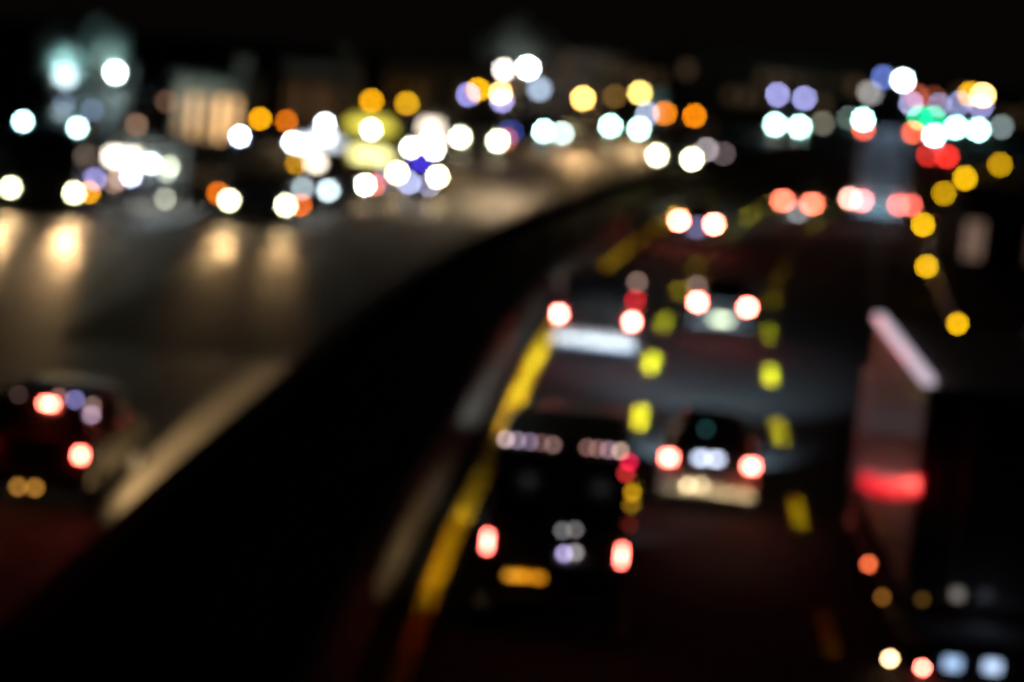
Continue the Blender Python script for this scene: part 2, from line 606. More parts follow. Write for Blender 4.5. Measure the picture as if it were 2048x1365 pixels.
def car(name, label, px, z_lamp, shape, L, W_, H, pm, sep, group='cars in the traffic', front=False, cat='car', lit=None, tail_wh=(.16, .16), tail=(5, .42, .28),
        head=(5, 5.2, 5), head_r=.1, beams=True, beam_e=700, beam_col=(.9, .95, 1), lamp_gain=(1, 1), wheel_r=.31, plate_z=None, mirror=True, rot=None, plate=True, bumper_m=None, far=1.0, near=.6, fan=(.056, 5.2), bump_h=.34):
    v = Vehicle(name, label, cat, px, z_lamp, group, rot, L)
    t = v.t
    fl = (lambda y: L - y) if front else (lambda y: y)
    rings = [ring_points(st, L, H, W_ / 2) for st in SHAPES[shape]]
    bm = bmesh.new()
    vr = []
    for y, h in rings:
        pts = h + [(-x, z) for x, z in h[-2:0:-1]]
        vr.append([bm.verts.new((x, fl(y), z)) for x, z in pts])
    n = len(vr[0])
    for a, b in zip(vr, vr[1:]):
        for i in range(n):
            bm.faces.new((a[i], a[(i + 1) % n], b[(i + 1) % n], b[i]))
    bm.faces.new(vr[0])
    bm.faces.new(vr[-1])
    link('body', bm, pm, t)

    def P(i, j, sgn=1):
        y, h = rings[i]
        x, z = h[j]
        return Vector((sgn * x, fl(y), z))

    def pane(nm, q, inset=.1, out=.012):
        a, b, c, d = q
        nn = (b - a).cross(d - a)
        if nn.length < 1e-6:
            return
        nn.normalize()
        cen = (a + b + c + d) / 4
        if nn.dot(cen - Vector((0, L / 2, H * .45))) < 0:
            nn = -nn
        bm = bmesh.new()
        f = [x + (cen - x) * inset for x in (a, b, c, d)]
        lo = [bm.verts.new(x - nn * .01) for x in f]
        hi = [bm.verts.new(x + nn * out) for x in f]
        bm.faces.new(hi)
        for i in range(4):
            bm.faces.new((lo[i], lo[(i + 1) % 4], hi[(i + 1) % 4], hi[i]))
        link(nm, bm, GLS, t)
    van = shape == 'van'
    if van:
        H2 = H * .58, H * .88
        for s in (-1, 1):
            y0 = fl(0.0)
            q = [Vector((s * .06, y0, H2[0])), Vector((s * W_ * .40, y0, H2[0])), Vector((s * W_ * .38, y0, H2[1])), Vector((s * .06, y0, H2[1]))]
            pane('rear_window', q, .05, .02)
            bm = bx(s * .03 if s > 0 else -W_ * .44, W_ * .44 if s > 0 else -.03, fl(-.012), fl(.03), H * .2, H * .53)
            link('rear_door', bm, pm, t)
        ri = (6, 5)
        sides = [(3, 4), (4, 5)]
    else:
        k = {'hatchback': (1, 2), 'minivan': (1, 2), 'saloon': (2, 3)}[shape]
        pane('rear_window', [P(k[0], 6, -1), P(k[0], 6), P(k[1], 6), P(k[1], 6, -1)], .08)
        ri = (6, 5)
        sides = [(3, 4), (4, 5)]
    pane('windscreen', [P(ri[0], 6, -1), P(ri[0], 6), P(ri[1], 6), P(ri[1], 6, -1)], .06)
    for a, b in sides:
        if van and a == 3:
            continue
        for s in (-1, 1):
            pane('side_window', [P(a, 4, s), P(b, 4, s), P(b, 5, s), P(a, 5, s)], .09)
    for yy in (.19, .80):
        for s in (-1, 1):
            wheel(t, s * (W_ / 2 - .09), fl(yy * L), wheel_r, .21)
    # bumpers
    b0 = (H * .17, H * bump_h)
    link('bumper', bx(-W_ * .48, W_ * .48, min(fl(-.06), fl(.10)), max(fl(-.06), fl(.10)), b0[0], b0[1], bev=.04), bumper_m or pm, t)
    link('bumper', bx(-W_ * .42, W_ * .42, min(fl(L - .10), fl(L + .05)), max(fl(L - .10), fl(L + .05)), H * .17, H * .31, bev=.04), pm, t)
    link('grille', bx(-W_ * .25, W_ * .25, min(fl(L - .02), fl(L + .03)), max(fl(L - .02), fl(L + .03)), H * .33, H * .39), BLKP, t)
    if mirror:
        for s in (-1, 1):
            ym = fl(L * .66)
            link('door_mirror', bx(s * W_ / 2 - .02 + s * .1 - .1, s * W_ / 2 + .02 + s * .1 + .08, ym - .06, ym + .06, H * .62, H * .62 + .13, bev=.03), pm, t)
    for a in (.38, .56):
        for s in (-1, 1):
            yh = fl(L * a)
            link('door_handle', bx(s * W_ / 2 - .015, s * W_ / 2 + .025, yh - .09, yh + .09, H * .53, H * .55), BLKP, t)
    pz = plate_z or H * .42
    if plate:
        link('number_plate', bx(-.26, .26, fl(-.085) if not front else -.085, (fl(-.06) if not front else -.055), pz - .06, pz + .06), PLATE, t)
    # lamps at the end that shows
    for s, kk in ((-1, lamp_gain[0]), (1, lamp_gain[1])):
        if front:
            lamp('headlight', t, (s * sep / 2, -.01, z_lamp), tuple(c * kk for c in head), v.d, r=head_r)
        else:
            lamp('tail_light', t, (s * sep / 2, -.02, z_lamp), tuple(c * kk for c in tail), v.d, wh=tail_wh)
            yf = L + .02
            lamp('headlight', t, (s * sep * .44, yf, H * .41), (2, 2, 2), v.d, r=.08)
    if front:
        for s in (-1, 1):
            link('tail_light', bx(s * sep / 2 - .08, s * sep / 2 + .08, L - .02, L + .04, z_lamp + .1, z_lamp + .26), mat('red lens', (.3, .01, .01), .3), t)
    if beams and beam_e:
        for s in (-1, 1):
            if front:
                beam(t, (s * sep / 2, -.15, z_lamp), (0, -1, -.20), beam_e * .16, beam_col)
            else:
                low_beam(t, (s * sep / 2 * .9, L + .15, .95 if van else .62), 1, beam_e, beam_col, far, near, fan)
    v.H, v.W = H, W_
    return v


def marks(v, lst, name='marker_lamp', y=-.03, r=.06):
    big = getattr(v, 'H', 9) > 2.8
    top = []
    for e in lst:
        px, py, lv = e[:3]
        yy = e[5] if len(e) > 5 else y
        p = v.loc(px, py, yy)
        if hasattr(v, 'W'):                        # keep it on the bodywork, or on a bracket beside it
            if not big:
                lim = v.W / 2 * (1.0 if p.z < v.H * .6 or v.H > 2.2 else .88) + .01
                p.x = max(-lim, min(lim, p.x))
                p.z = min(p.z, v.H + .05)
            elif abs(p.x) > v.W / 2 - .05:
                a, b = sorted((math.copysign(v.W / 2 - .08, p.x), p.x))
                link('lamp_bracket', bx(a, b, p.y + .03, p.y + .08, p.z - .04, p.z + .04), BLKP, v.t)
            if p.z > v.H:
                top.append(p)
        wh = e[3] if len(e) > 3 else None
        nm = e[4] if len(e) > 4 and e[4] else name
        lamp(nm, v.t, p, lv, v.d, r=max(r, .0011 * v.d), wh=wh)
    if big and top:                                # lamps above the roof stand on a board
        xs = [p.x for p in top]
        link('roof_board', bx(min(xs) - .15, max(xs) + .15, .0, .3, v.H - .06, max(p.z for p in top) + .1, bev=.02), BLKP, v.t)


def bus(name, label, px, sep, z_lamp=.8, L=11.5, W_=2.5, H=3.1, pm=None, head=(3.6, 3.5, 2.5), gains=(1, 1), glass=GLS, display=None, beam_e=2500, beam_col=(1, .82, .58),
        group='buses coming towards the bridge', head_r=.13, rot=None, size=46, pitch=-.18, streak=0):
    v = Vehicle(name, label, 'bus', px, z_lamp, group, rot, L)
    t = v.t
    link('body', bx(-W_ / 2, W_ / 2, 0, L, .32, H, bev=.14), pm, t)
    link('windscreen', bx(-W_ * .44, W_ * .44, -.012, .06, H * .42, H * .80, bev=.01), glass, t)
    d = link('destination_display', bx(-W_ * .36, W_ * .36, -.014, .05, H * .84, H * .94), glow(*display) if display else GLS, t)
    link('bumper', bx(-W_ * .49, W_ * .49, -.10, .08, .28, .62, bev=.05), BLKP, t)
    link('number_plate', bx(-.26, .26, -.125, -.098, .40, .52), PLATE, t)
    for s in (-1, 1):
        for i in range(6):
            y0 = 1.2 + i * (L - 1.8) / 6
            x = s * W_ / 2
            link('side_window', bx(x - .02, x + .012, y0, y0 + (L - 1.8) / 6 - .15, H * .45, H * .80), GLS, t)
        link('wing_mirror', bx(s * (W_ / 2 + .22) - .11, s * (W_ / 2 + .22) + .11, -.20, -.08, H * .55, H * .68, bev=.03), BLKP, t)
        bm = bmesh.new()
        tube(bm, (s * (W_ / 2 - .05), .05, H * .80), (s * (W_ / 2 + .22), -.14, H * .68), .02, n=6)
        link('mirror_arm', bm, BLKP, t)
        bm = bmesh.new()
        tube(bm, (s * .1, -.02, H * .43), (s * .55, -.03, H * .62), .012, n=6)
        link('wiper', bm, BLKP, t)
        for y in (2.4, L - 3.2):
            wheel(t, s * (W_ / 2 - .12), y, .48, .28)
        lamp('headlight', t, (s * sep / 2, -.03, z_lamp), tuple(c * gains[0 if s < 0 else 1] for c in head), v.d, r=max(head_r, .0012 * v.d))
        if beam_e:
            beam(t, (s * sep / 2, -.25, z_lamp), (0, -1, pitch), beam_e * .16 * gains[0 if s < 0 else 1], beam_col, size)
            if streak:
                beam(t, (s * sep / 2, -.25, z_lamp), (0, -1, -.085), streak, (1, .60, .26), 9.5, 1)
    v.H, v.W = H, W_
    return v


def lorry_front(name, label, px, sep, z_lamp=.9, W_=2.4, H=2.9, box_h=3.6, L=6.5, rot=None, pm=None, head=(3.6, 3.5, 2.5), gains=(1, 1), beam_e=2500, beam_col=(1, .82, .58),
                group='lorries coming towards the bridge', boxm=None):
    v = Vehicle(name, label, 'lorry', px, z_lamp, group, rot, L)
    t = v.t
    link('cab', bx(-W_ / 2, W_ / 2, 0, 1.9, .55, H, bev=.13), pm, t)
    link('windscreen', bx(-W_ * .43, W_ * .43, -.012, .08, H * .56, H * .84, bev=.01), GLS, t)
    link('sun_visor', bx(-W_ * .44, W_ * .44, -.16, .02, H * .86, H * .93, bev=.02), BLKP, t)
    for i in range(4):
        link('grille_bar', bx(-W_ * .32, W_ * .32, -.025, .03, 1.02 + i * .12, 1.09 + i * .12), BLKP, t)
    link('bumper', bx(-W_ * .49, W_ * .49, -.13, .1, .38, .78, bev=.04), DKMET, t)
    link('number_plate', bx(-.26, .26, -.155, -.128, .48, .60), PLATE, t)
    link('cargo_box', bx(-W_ / 2 - .03, W_ / 2 + .03, 2.05, L, .95, box_h, bev=.04), boxm or pm, t)
    link('chassis', bx(-.45, .45, .3, L - .2, .55, .92), DKMET, t)
    for s in (-1, 1):
        link('side_window', bx(s * W_ / 2 - .02, s * W_ / 2 + .012, .35, 1.5, H * .56, H * .82), GLS, t)
        link('wing_mirror', bx(s * (W_ / 2 + .2) - .1, s * (W_ / 2 + .2) + .1, -.06, .06, H * .58, H * .74, bev=.03), BLKP, t)
        for y in (1.1, L - 1.8):
            wheel(t, s * (W_ / 2 - .14), y, .46, .28)
        k = gains[0 if s < 0 else 1]
        lamp('headlight', t, (s * sep / 2, -.05, z_lamp), tuple(c * k for c in head), v.d, r=max(.12, .0012 * v.d))
        if beam_e:
            beam(t, (s * sep / 2, -.3, z_lamp), (0, -1, -.18), beam_e * .16 * k, beam_col)
    v.H, v.W = box_h, W_
    return v


RED = (5.0, .62, .42)
REDW = (11, 1.35, 1.0)
LAV = (.36, .36, .72)
AMBM = (.95, .45, .01)
ORG = (.85, .20, .004)

# --- going away
black = paint('black car paint', (.012, .012, .014), .3)
v = car('dark_van', 'tall black van with a row of small roof glints in the left lane', (1109, 1097), 1.25, 'van', 5.6, 2.02, 2.62, black, 1.83, 'vans driving away', cat='van',
        tail_wh=(.07, .24), tail=REDW, wheel_r=.34, plate_z=1.05, bumper_m=RUB, bump_h=.21, near=.1, beam_e=1500, beam_col=(.85, .95, 1), plate=False)
vz = lambda *a: a
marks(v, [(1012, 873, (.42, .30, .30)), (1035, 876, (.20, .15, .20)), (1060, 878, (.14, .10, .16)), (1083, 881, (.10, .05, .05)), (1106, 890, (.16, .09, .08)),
          (1175, 888, (.14, .07, .06)), (1196, 887, (.16, .08, .07)), (1218, 891, (.22, .13, .16)), (1242, 890, (.40, .26, .20))], 'roof_lamp_or_glint', y=.03, r=.038)  # glints on the roof edge, added as small glowing lenses
marks(v, [(1125, 1062, (.11, .11, .11)), (1150, 1060, (.11, .10, .10)), (1128, 1108, (.36, .30, .55)), (1150, 1106, (.24, .22, .22))], 'plate_lamp_or_glow', y=-.06, r=.045)  # the lit plate and its reflections, put in as glow
link('number_plate', bx(.02, .54, -.05, -.02, 1.06, 1.17), PLATE, v.t)
marks(v, [(1022, 1152, (.40, .16, .01), (.16, .07)), (1045, 1153, (.50, .18, .005), (.16, .07)), (1075, 1156, (.40, .14, .005), (.16, .07))], 'amber_reflector', y=-.08)  # reflectors made to glow by themselves
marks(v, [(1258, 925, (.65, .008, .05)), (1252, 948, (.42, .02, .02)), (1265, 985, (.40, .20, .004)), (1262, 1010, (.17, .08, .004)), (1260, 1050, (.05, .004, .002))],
      'side_lamp_or_glint', y=.0, r=.05)

silver = paint('dark green car paint', (.012, .016, .015), .3)
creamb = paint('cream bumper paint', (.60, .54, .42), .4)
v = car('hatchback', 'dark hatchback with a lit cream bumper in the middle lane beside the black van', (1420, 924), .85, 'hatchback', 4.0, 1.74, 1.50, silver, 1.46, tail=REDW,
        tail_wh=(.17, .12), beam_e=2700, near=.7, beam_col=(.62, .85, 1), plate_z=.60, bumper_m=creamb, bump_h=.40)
hatch = v
bulb(v.t, (.9, -.25, .9), 55, (1, .12, .08), .08).data.energy = 9
marks(v, [(1376, 972, (.55, .42, .24)), (1402, 971, (.36, .28, .16))], 'reversing_lamp', y=-.09, r=.05)
marks(v, [(1412, 858, (.004, .022, .022))], 'high_brake_lamp', y=.3, r=.05)
marks(v, [(1402, 917, (.6, .68, .88), (.17, .09)), (1432, 919, (.6, .66, .85), (.17, .09))], 'plate_lamp_or_glow', y=-.05)

white = paint('grey violet van paint', (.10, .10, .15), .35)
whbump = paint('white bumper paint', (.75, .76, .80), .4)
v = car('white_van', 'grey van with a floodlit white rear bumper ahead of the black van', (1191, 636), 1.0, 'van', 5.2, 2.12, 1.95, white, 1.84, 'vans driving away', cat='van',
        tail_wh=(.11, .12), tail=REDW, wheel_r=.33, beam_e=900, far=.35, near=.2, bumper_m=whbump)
marks(v, [(1275, 602, (.40, .004, .01))], 'side_lamp_or_glint', y=0, r=.07)
marks(v, [(1275, 565, (.16, .10, .08)), (1120, 570, (.07, .04, .04))], 'roof_lamp_or_glint', y=.05, r=.07)

dark = paint('dark grey car paint', (.03, .03, .035), .3)
navy = paint('dark blue car paint', (.015, .02, .05), .3)
v = car('saloon_car', 'dark blue saloon with a bright number plate in the middle lane', (1445, 610), .85, 'saloon', 4.4, 1.76, 1.46, navy, 1.40, tail=REDW, tail_wh=(.16, .13), beam_e=500, far=.2,
        beam_col=(1, .8, .5), plate_z=.62)
marks(v, [(1443, 640, (.75, .9, .62), (.52, .12))], 'plate_lamp_or_glow', y=-.10)  # number plate lit by headlights, its brightness added as glow
marks(v, [(1394, 573, (.13, .09, .08))], 'side_lamp_or_glint', y=.2, r=.07)
v = car('small_car', 'dark hatchback braking in the left lane beyond the white van', (1393, 445), .85, 'hatchback', 3.9, 1.70, 1.50, dark, 1.38, tail=(8, 1.2, .85), tail_wh=(.16, .12), beam_e=700, far=1.2,
        beam_col=(.8, 1, .8))
marks(v, [(1393, 455, (.10, .10, .20), (.4, .2))], 'plate_lamp_or_glow', y=-.1)  # the lit plate, given a glow of its own
v = car('small_car', 'dark saloon with soft red lights in the middle lane beside the grey lorry', (1595, 405), .85, 'saloon', 4.3, 1.74, 1.46, dark, 1.36, tail=(2.2, .36, .2), tail_wh=(.36, .16), beam_e=500, far=.15,
        beam_col=(.8, 1, .8), plate_z=.6)
marks(v, [(1596, 424, (.16, .17, .18), (.3, .2))], 'plate_lamp_or_glow', y=-.1)  # lit plate, likewise made to glow
v = car('small_car', 'distant red lit car in the right lane beyond the grey lorry', (1876, 312), .9, 'hatchback', 3.9, 1.7, 1.5, dark, 1.34, tail=(.9, .03, .02), tail_wh=(.32, .3), beam_e=300, far=.1, lamp_gain=(.6, 1))

cream = paint('dark maroon car paint', (.035, .008, .008), .3)
v = car('people_carrier', 'dark people carrier with a lit high brake lamp alone on the left road', (66, 900), .85, 'minivan', 4.4, 1.84, 1.68, cream, 1.53, tail=(11, 1.25, .8), tail_wh=(.12, .13),
        beam_e=250, plate=False, bumper_m=RUB, far=.2, beam_col=(1, .7, .4))
marks(v, [(97, 808, (11, 1.25, .8), (.20, .06))], 'high_brake_lamp', y=.12)
marks(v, [(37, 792, (.07, .04, .035)), (118, 795, (.15, .08, .07)), (150, 800, (.16, .15, .36)), (204, 815, (.16, .10, .09)), (200, 832, (.28, .20, .28))], 'roof_rail_glint', y=.3, r=.05)  # stand for reflections along the roof; their glow is added
marks(v, [(36, 974, (.30, .13, .02)), (70, 976, (.32, .14, .02))], 'plate_lamp_or_glow', y=-.10, r=.055)
# the car that follows, mostly below the picture
fw = car('following_car', 'car with lit headlights following the black van', (985, 1830), .7, 'saloon', 4.2, 1.7, 1.46, dark, 1.4, beam_e=0, far=0, near=0)
for sx in (-.6, -.2):
    beam(fw.t, (sx, 4.35, .62), (-.150, 1, -.037), 12000, (1, .70, .36), 3.4, .8).scale = (2.6, 1, 1)
fv = car('following_car', 'car with lit headlights following the hatchback with the cream bumper', (1440, 1800), .7, 'hatchback', 3.9, 1.7, 1.48, dark, 1.4, beam_e=0, far=0, near=0)
for sx, ax in ((-.6, .075), (.6, .05)):
    beam(fv.t, (sx, 4.05, .62), (ax, 1, -.034), 15000, (1, .78, .48), 2.8, .8).scale = (4.2, 1, 1)
fz = car('following_car', 'car with lit headlights following the dark people carrier', (-500, 1480), .7, 'hatchback', 3.9, 1.7, 1.48, dark, 1.4, beam_e=0, far=0, near=0)
beam(fz.t, (.6, 4.05, .80), (-.002, 1, -.052), 1500000, (1, .70, .34), 3.0, .5).scale = (1.5, 1, 1)

# --- box lorry on the right
wbox = paint('lorry box paint', (.62, .56, .56), .4)
p0 = at_z(1855, 770, 3.95)
lor = Vehicle('box_lorry', 'tall pale box lorry with a red side band in the right lane', 'lorry', (1855, 770), 3.95, 'lorries driving away', heading(34), 9.6)
t = lor.t
LB = 7.2
link('cargo_box', bx(0, 2.5, 0, LB, 1.05, 3.95, bev=.03), wbox, t)
link('glowing_rail', bx(-.06, .09, .0, LB, 3.952, 4.05), glow((.86, .72, .85), .75), t)  # top rail catching light, its brightness added as glow
link('top_rail', bx(2.43, 2.53, .0, LB, 3.952, 4.02), STEEL, t)
dkdoor = paint('dark grey lorry door', (.05, .05, .05), .5)
for a, b in ((.04, 1.245), (1.255, 2.46)):
    d = link('rear_door', bx(a, b, -.05, -.004, 1.1, 3.9, bev=.01), dkdoor, t)
    bm = bmesh.new()
    tube(bm, ((a + b) / 2, -.075, 1.15), ((a + b) / 2, -.075, 3.85), .018, n=8)
    link('lock_rod', bm, STEEL, d)
link('chassis', bx(.8, 1.7, .1, 9.3, .62, 1.04), DKMET, t)
link('cab', bx(.1, 2.4, LB + .15, 9.6, .6, 2.9, bev=.15), paint('white lorry cab', (.6, .6, .6), .4), t)
link('rear_bumper', bx(.05, 2.45, -.12, .05, .52, .74, bev=.02), STEEL, t)
for s in (.05, 2.45):
    for y in (1.9, 8.4):
        wheel(t, s + (.15 if s < 1 else -.15), y, .46, .3)
    link('mud_flap', bx(s - (.02 if s < 1 else .38), s + (.38 if s < 1 else .02), .7, .73, .2, .9), RUB, t)
marks(lor, [(1780, 1318, (3, 1.9, .9)), (1845, 1335, (9, 1.15, .8))], 'tail_light', y=-.09, r=.05)
marks(lor, [(1905, 1328, (.42, .62, .95), (.22, .16)), (1985, 1334, (.6, .78, 1.1), (.22, .16))], 'plate_lamp_or_glow', y=-.14)
marks(lor, [(1915, 1190, (.10, .09, .08), (.14, .14))], 'rear_glint', y=-.09)  # a lamp's reflection on the door, put in as glow
for (px, py, lv, nm) in [(1740, 1129, (.98, .16, .05), 'side_lamp_or_glint'), (1768, 1195, (.17, .065, .01), 'side_lamp_or_glint'), (1848, 1200, (.05, .025, .004), 'side_lamp_or_glint')]:
    q = lor.side(px, py, -.03)
    q.x = -.05
    o = lamp(nm, t, q, lv, lor.d + q.y, r=.05)
bulb(lor.t, (1.25, -.9, .95), 0.7, (.7, .75, 1), .1)  # added fill to lift the dark rear; no lamp housing here
zb = lor.loc(1945, 1332, -.14).z
link('lamp_bar', bx(.05, 2.45, -.11, -.02, zb - .09, zb + .09, bev=.02), DKMET, t)
for x in (.9, 1.6):
    link('bar_bracket', bx(x - .04, x + .04, -.09, -.03, zb + .08, .66), DKMET, t)
qa = lor.loc(1780, 1318, -.09)
bm = bmesh.new()
tube(bm, (.3, -.06, zb), (qa.x, -.06, qa.z), .022, n=6)
link('lamp_arm', bm, RUB, t)
for qz in (lor.side(1740, 1129, -.03).z, lor.side(1768, 1195, -.03).z):
    link('side_guard', bx(-.03, .02, .8, 7.0, qz - .05, qz + .05), STEEL, t)
for yg in (1.2, 3.9, 6.7):
    link('guard_strut', bx(-.02, .03, yg - .04, yg + .04, min(lor.side(1768, 1195, -.03).z, .5), 1.06), DKMET, t)
# red band along the side, its bright look added as glow
qa, qb = lor.side(1838, 972, -.02), lor.side(1722, 958, -.02)
bm = bmesh.new()
for k in range(6):
    f0, f1 = k / 6, (k + 1) / 6
    a, b = qa.lerp(qb, f0), qa.lerp(qb, f1)
    z0, z1 = a.z - .10 * math.sin(f0 * 3.1), b.z - .10 * math.sin(f1 * 3.1)
    vs = [bm.verts.new(c) for c in ((-.025, a.y, z0 - .13), (-.025, b.y, z1 - .13), (-.025, b.y, z1 + .13), (-.025, a.y, z0 + .13),
                                    (-.003, a.y, z0 - .13), (-.003, b.y, z1 - .13), (-.003, b.y, z1 + .13), (-.003, a.y, z0 + .13))]
    for q in ((0, 1, 2, 3), (4, 7, 6, 5), (0, 4, 5, 1), (3, 2, 6, 7)):
        bm.faces.new([vs[i] for i in q])
link('glowing_band', bm, glow((1, .004, .022), .95), t)

# --- grey lorry far ahead in the right lane
gl = paint('grey lorry paint', (.40, .48, .56), .5)
lor2 = Vehicle('grey_lorry', 'grey box lorry far ahead with red lamps at its upper corners', 'lorry', (1761, 405), 1.0, 'lorries driving away', None, 8.5)
t = lor2.t
link('cargo_box', bx(-1.25, 1.25, 0, 6.2, 1.15, 4.45, bev=.03), gl, t)
for a, b in ((-1.2, -.006), (.006, 1.2)):
    d = link('rear_door', bx(a, b, -.045, -.004, 1.2, 4.38, bev=.01), gl, t)
    bm = bmesh.new()
    tube(bm, ((a + b) / 2, -.07, 1.25), ((a + b) / 2, -.07, 4.3), .018, n=8)
    link('lock_rod', bm, STEEL, d)
link('chassis', bx(-.45, .45, .1, 8.3, .6, 1.14), DKMET, t)
link('cab', bx(-1.2, 1.2, 6.4, 8.5, .6, 2.9, bev=.15), gl, t)
link('rear_bumper', bx(-1.25, 1.25, -.12, .05, .45, .95, bev=.02), mat('pale blue bumper', (.45, .6, .7), .4, 0, .5, .1, 3), t)
for s in (-1, 1):
    for y in (1.6, 7.3):
        wheel(t, s * 1.1, y, .46, .3)
marks(lor2, [(1700, 398, (1.9, .75, .6)), (1724, 402, (1.6, .40, .4)), (1797, 410, (1.0, .16, .12)), (1822, 411, (1.0, .14, .1))], 'tail_light', y=-.14, r=.13)
bulb(t, (0, -.9, 4.6), 16, (.6, .8, 1), .1)  # added fill lights for the doors and bumper, without any housing
bulb(t, (-.5, -.7, .75), 13, (.6, .9, 1), .1)
bulb(t, (.5, -.7, .75), 13, (.6, .9, 1), .1)
marks(lor2, [(1727, 258, (.9, .09, .04)), (1826, 265, (.95, .12, .05))], 'marker_lamp', y=-.06, r=.12)

# --- coming towards the bridge
dkbus = paint('dark bus paint', (.03, .03, .035), .3)
blbus = paint('deep blue bus paint', (.02, .025, .07), .3)
whbus = paint('white bus paint', (.6, .58, .62), .4)
yebus = paint('yellow bus paint', (.75, .58, .06), .4)
gybus = paint('grey bus paint', (.16, .15, .14), .4)
WARM = (1, .62, .30)
v = bus(name='dark_bus', rot=0.14, L=8.5, label='dark bus leftmost on the far road, two white lamps at its roof', px=(85, 381), sep=2.14, pm=dkbus, beam_e=1900, beam_col=WARM, streak=4500)
marks(v, [(46, 243, (3, 3.6, 3.6)), (155, 256, (3, 3.6, 3.4))], 'roof_lamp_or_glint', r=.1)
marks(v, [(178, 385, (.9, .36, .004))], 'indicator', y=.4, r=.1)
v = bus(name='blue_bus', rot=0.09, L=7, W_=2.35, label='dark bus right of the shelter with orange and white roof lamps', px=(515, 406), sep=2.0, pm=blbus, beam_e=1000, beam_col=WARM, streak=2200)
marks(v, [(480, 273, (2.4, 2.8, 3.2)), (520, 238, (1.0, .40, .003)), (573, 243, (.62, .13, .002)), (585, 285, (2, 2.5, 2.6))], 'roof_lamp_or_glint', r=.1)
marks(v, [(436, 387, (.75, .14, .004)), (601, 411, (.75, .12, .004))], 'indicator', y=.0, r=.1)
v = bus(name='white_bus', rot=0.07, L=7, label='white bus with a glowing front half hidden behind the dark blue bus', px=(631, 379), sep=1.0, H=2.95, pm=whbus, head=(.75, .95, 1.0), gains=(.4, 1), display=((.9, .95, 1), 2), beam_e=150,
        beam_col=(1, .8, .6))
marks(v, [(650, 248, (2.0, 2.3, 2.8)), (600, 290, (1.7, 2, 2.1), (.5, .25)), (648, 272, (1.5, 1.6, 2), (.5, .3))], 'roof_lamp_or_glint', r=.1)
marks(v, [(592, 327, (1.0, .45, .003))], 'indicator', r=.1)
marks(v, [(632, 326, (1.5, 1.3, 1.0), (.4, .3))], 'cabin_lamp', r=.1)
v = bus(name='yellow_bus', rot=0.04, L=8, label='yellow bus with a dark blue windscreen behind the white bus', px=(734, 328), sep=1.7, z_lamp=.8, pm=yebus, head=(.6, .6, .5), gains=(.3, .3), glass=mat('blue glass', (.02, .03, .10), .15),
        display=((1, .85, .10), 1.2), beam_e=150, beam_col=WARM)  # display and front panels glow in place of the lit yellow front
link('glowing_panel', bx(-1.0, 1.05, -.03, .0, .95, 1.5), glow((1, .92, .33), 3.4), v.t)
link('glowing_panel', bx(-1.15, 1.15, -.025, .0, 2.30, 2.62), glow((.9, .8, .08), 1.8), v.t)
marks(v, [(742, 260, (1.6, 1.9, 1.6))], 'cabin_lamp', r=.1)
v = car('small_car', 'small car with one bright headlight in front of the yellow bus', (708, 368), .7, 'hatchback', 3.9, 1.7, 1.48, dark, .95, 'cars coming towards the bridge', front=True,
        lamp_gain=(.03, 1), beam_e=300, beam_col=WARM)
marks(v, [(760, 371, (.7, .16, .1))], 'indicator', r=.1)
v = lorry_front('lorry', 'lorry crowned with white lamps, headlights ringed yellow', (835, 350), 1.78, rot=.03, pm=paint('dark blue lorry paint', (.02, .02, .08), .35), head=(4, 3.4, 1.5), boxm=gybus, beam_e=500, beam_col=WARM)
marks(v, [(822, 296, (3, 3.2, 3.4)), (868, 300, (3, 3.1, 3.2)), (852, 288, (1, 1, 1))], 'driving_lamp', y=-.06, r=.12)
marks(v, [(862, 256, (1.9, 1.6, 1.25), (.8, .5)), (868, 284, (1.6, 1.4, 1.2), (.5, .3))], 'roof_sign', y=-.17)
marks(v, [(842, 322, (.05, .03, .6), (.5, .12))], 'blue_lamp', y=-.06)
marks(v, [(818, 366, (.45, .50, .8)), (858, 370, (.22, .22, .36))], 'fog_lamp', y=-.16, r=.09)
v = bus(name='grey_bus', rot=0, L=9, label='bus with amber and violet roof lamps left of the twin lamp mast', px=(958, 279), sep=2.2, pm=gybus, head=(3.3, 3.5, 2.8), beam_e=220, beam_col=WARM)
marks(v, [(936, 190, (.30, .28, .70)), (956, 180, (1.0, .46, .003)), (1001, 187, (2.2, 1.3, .4)), (1004, 202, (.4, .36, .75))], 'roof_lamp_or_glint', r=.12)
v = car('small_car', 'car whose cool headlights light the road below the twin lamp mast', (1106, 265), .7, 'saloon', 4.3, 1.74, 1.46, dark, 1.25, 'cars coming towards the bridge', front=True, head=(4, 5, 4.8),
        head_r=.17, lamp_gain=(1.2, .2), beam_e=220, beam_col=(.75, .95, 1))
v = lorry_front('lorry', 'distant lorry between the amber street lamps and the orange lamp lorry', (1250, 256), 2.1, pm=dkbus, head=(3, 3.8, 3.2), beam_e=500, beam_col=WARM)
v = lorry_front('lorry', 'lorry with two orange roof lamps on the lane next to the median', (1349, 315), 2.05, pm=gybus, H=3.0, box_h=3.3, head=(3.8, 3.8, 2.9), beam_e=500, beam_col=WARM)
marks(v, [(1330, 227, (.9, .22, .003)), (1389, 232, (.95, .24, .002))], 'roof_lamp_or_glint', r=.13)
marks(v, [(1295, 228, (.36, .42, .62)), (1413, 300, (.30, .26, .28)), (1447, 308, (.09, .065, .07))], 'side_lamp_or_glint', y=.5, r=.13)  # the right two are reflections, put in as glowing lenses
v = bus('coach', 'coach with two violet roof lamps far along the oncoming road', (1575, 252), 2.1, rot=-.10, pm=dkbus, head=(2.8, 3.6, 3.2), beam_e=500, beam_col=WARM)
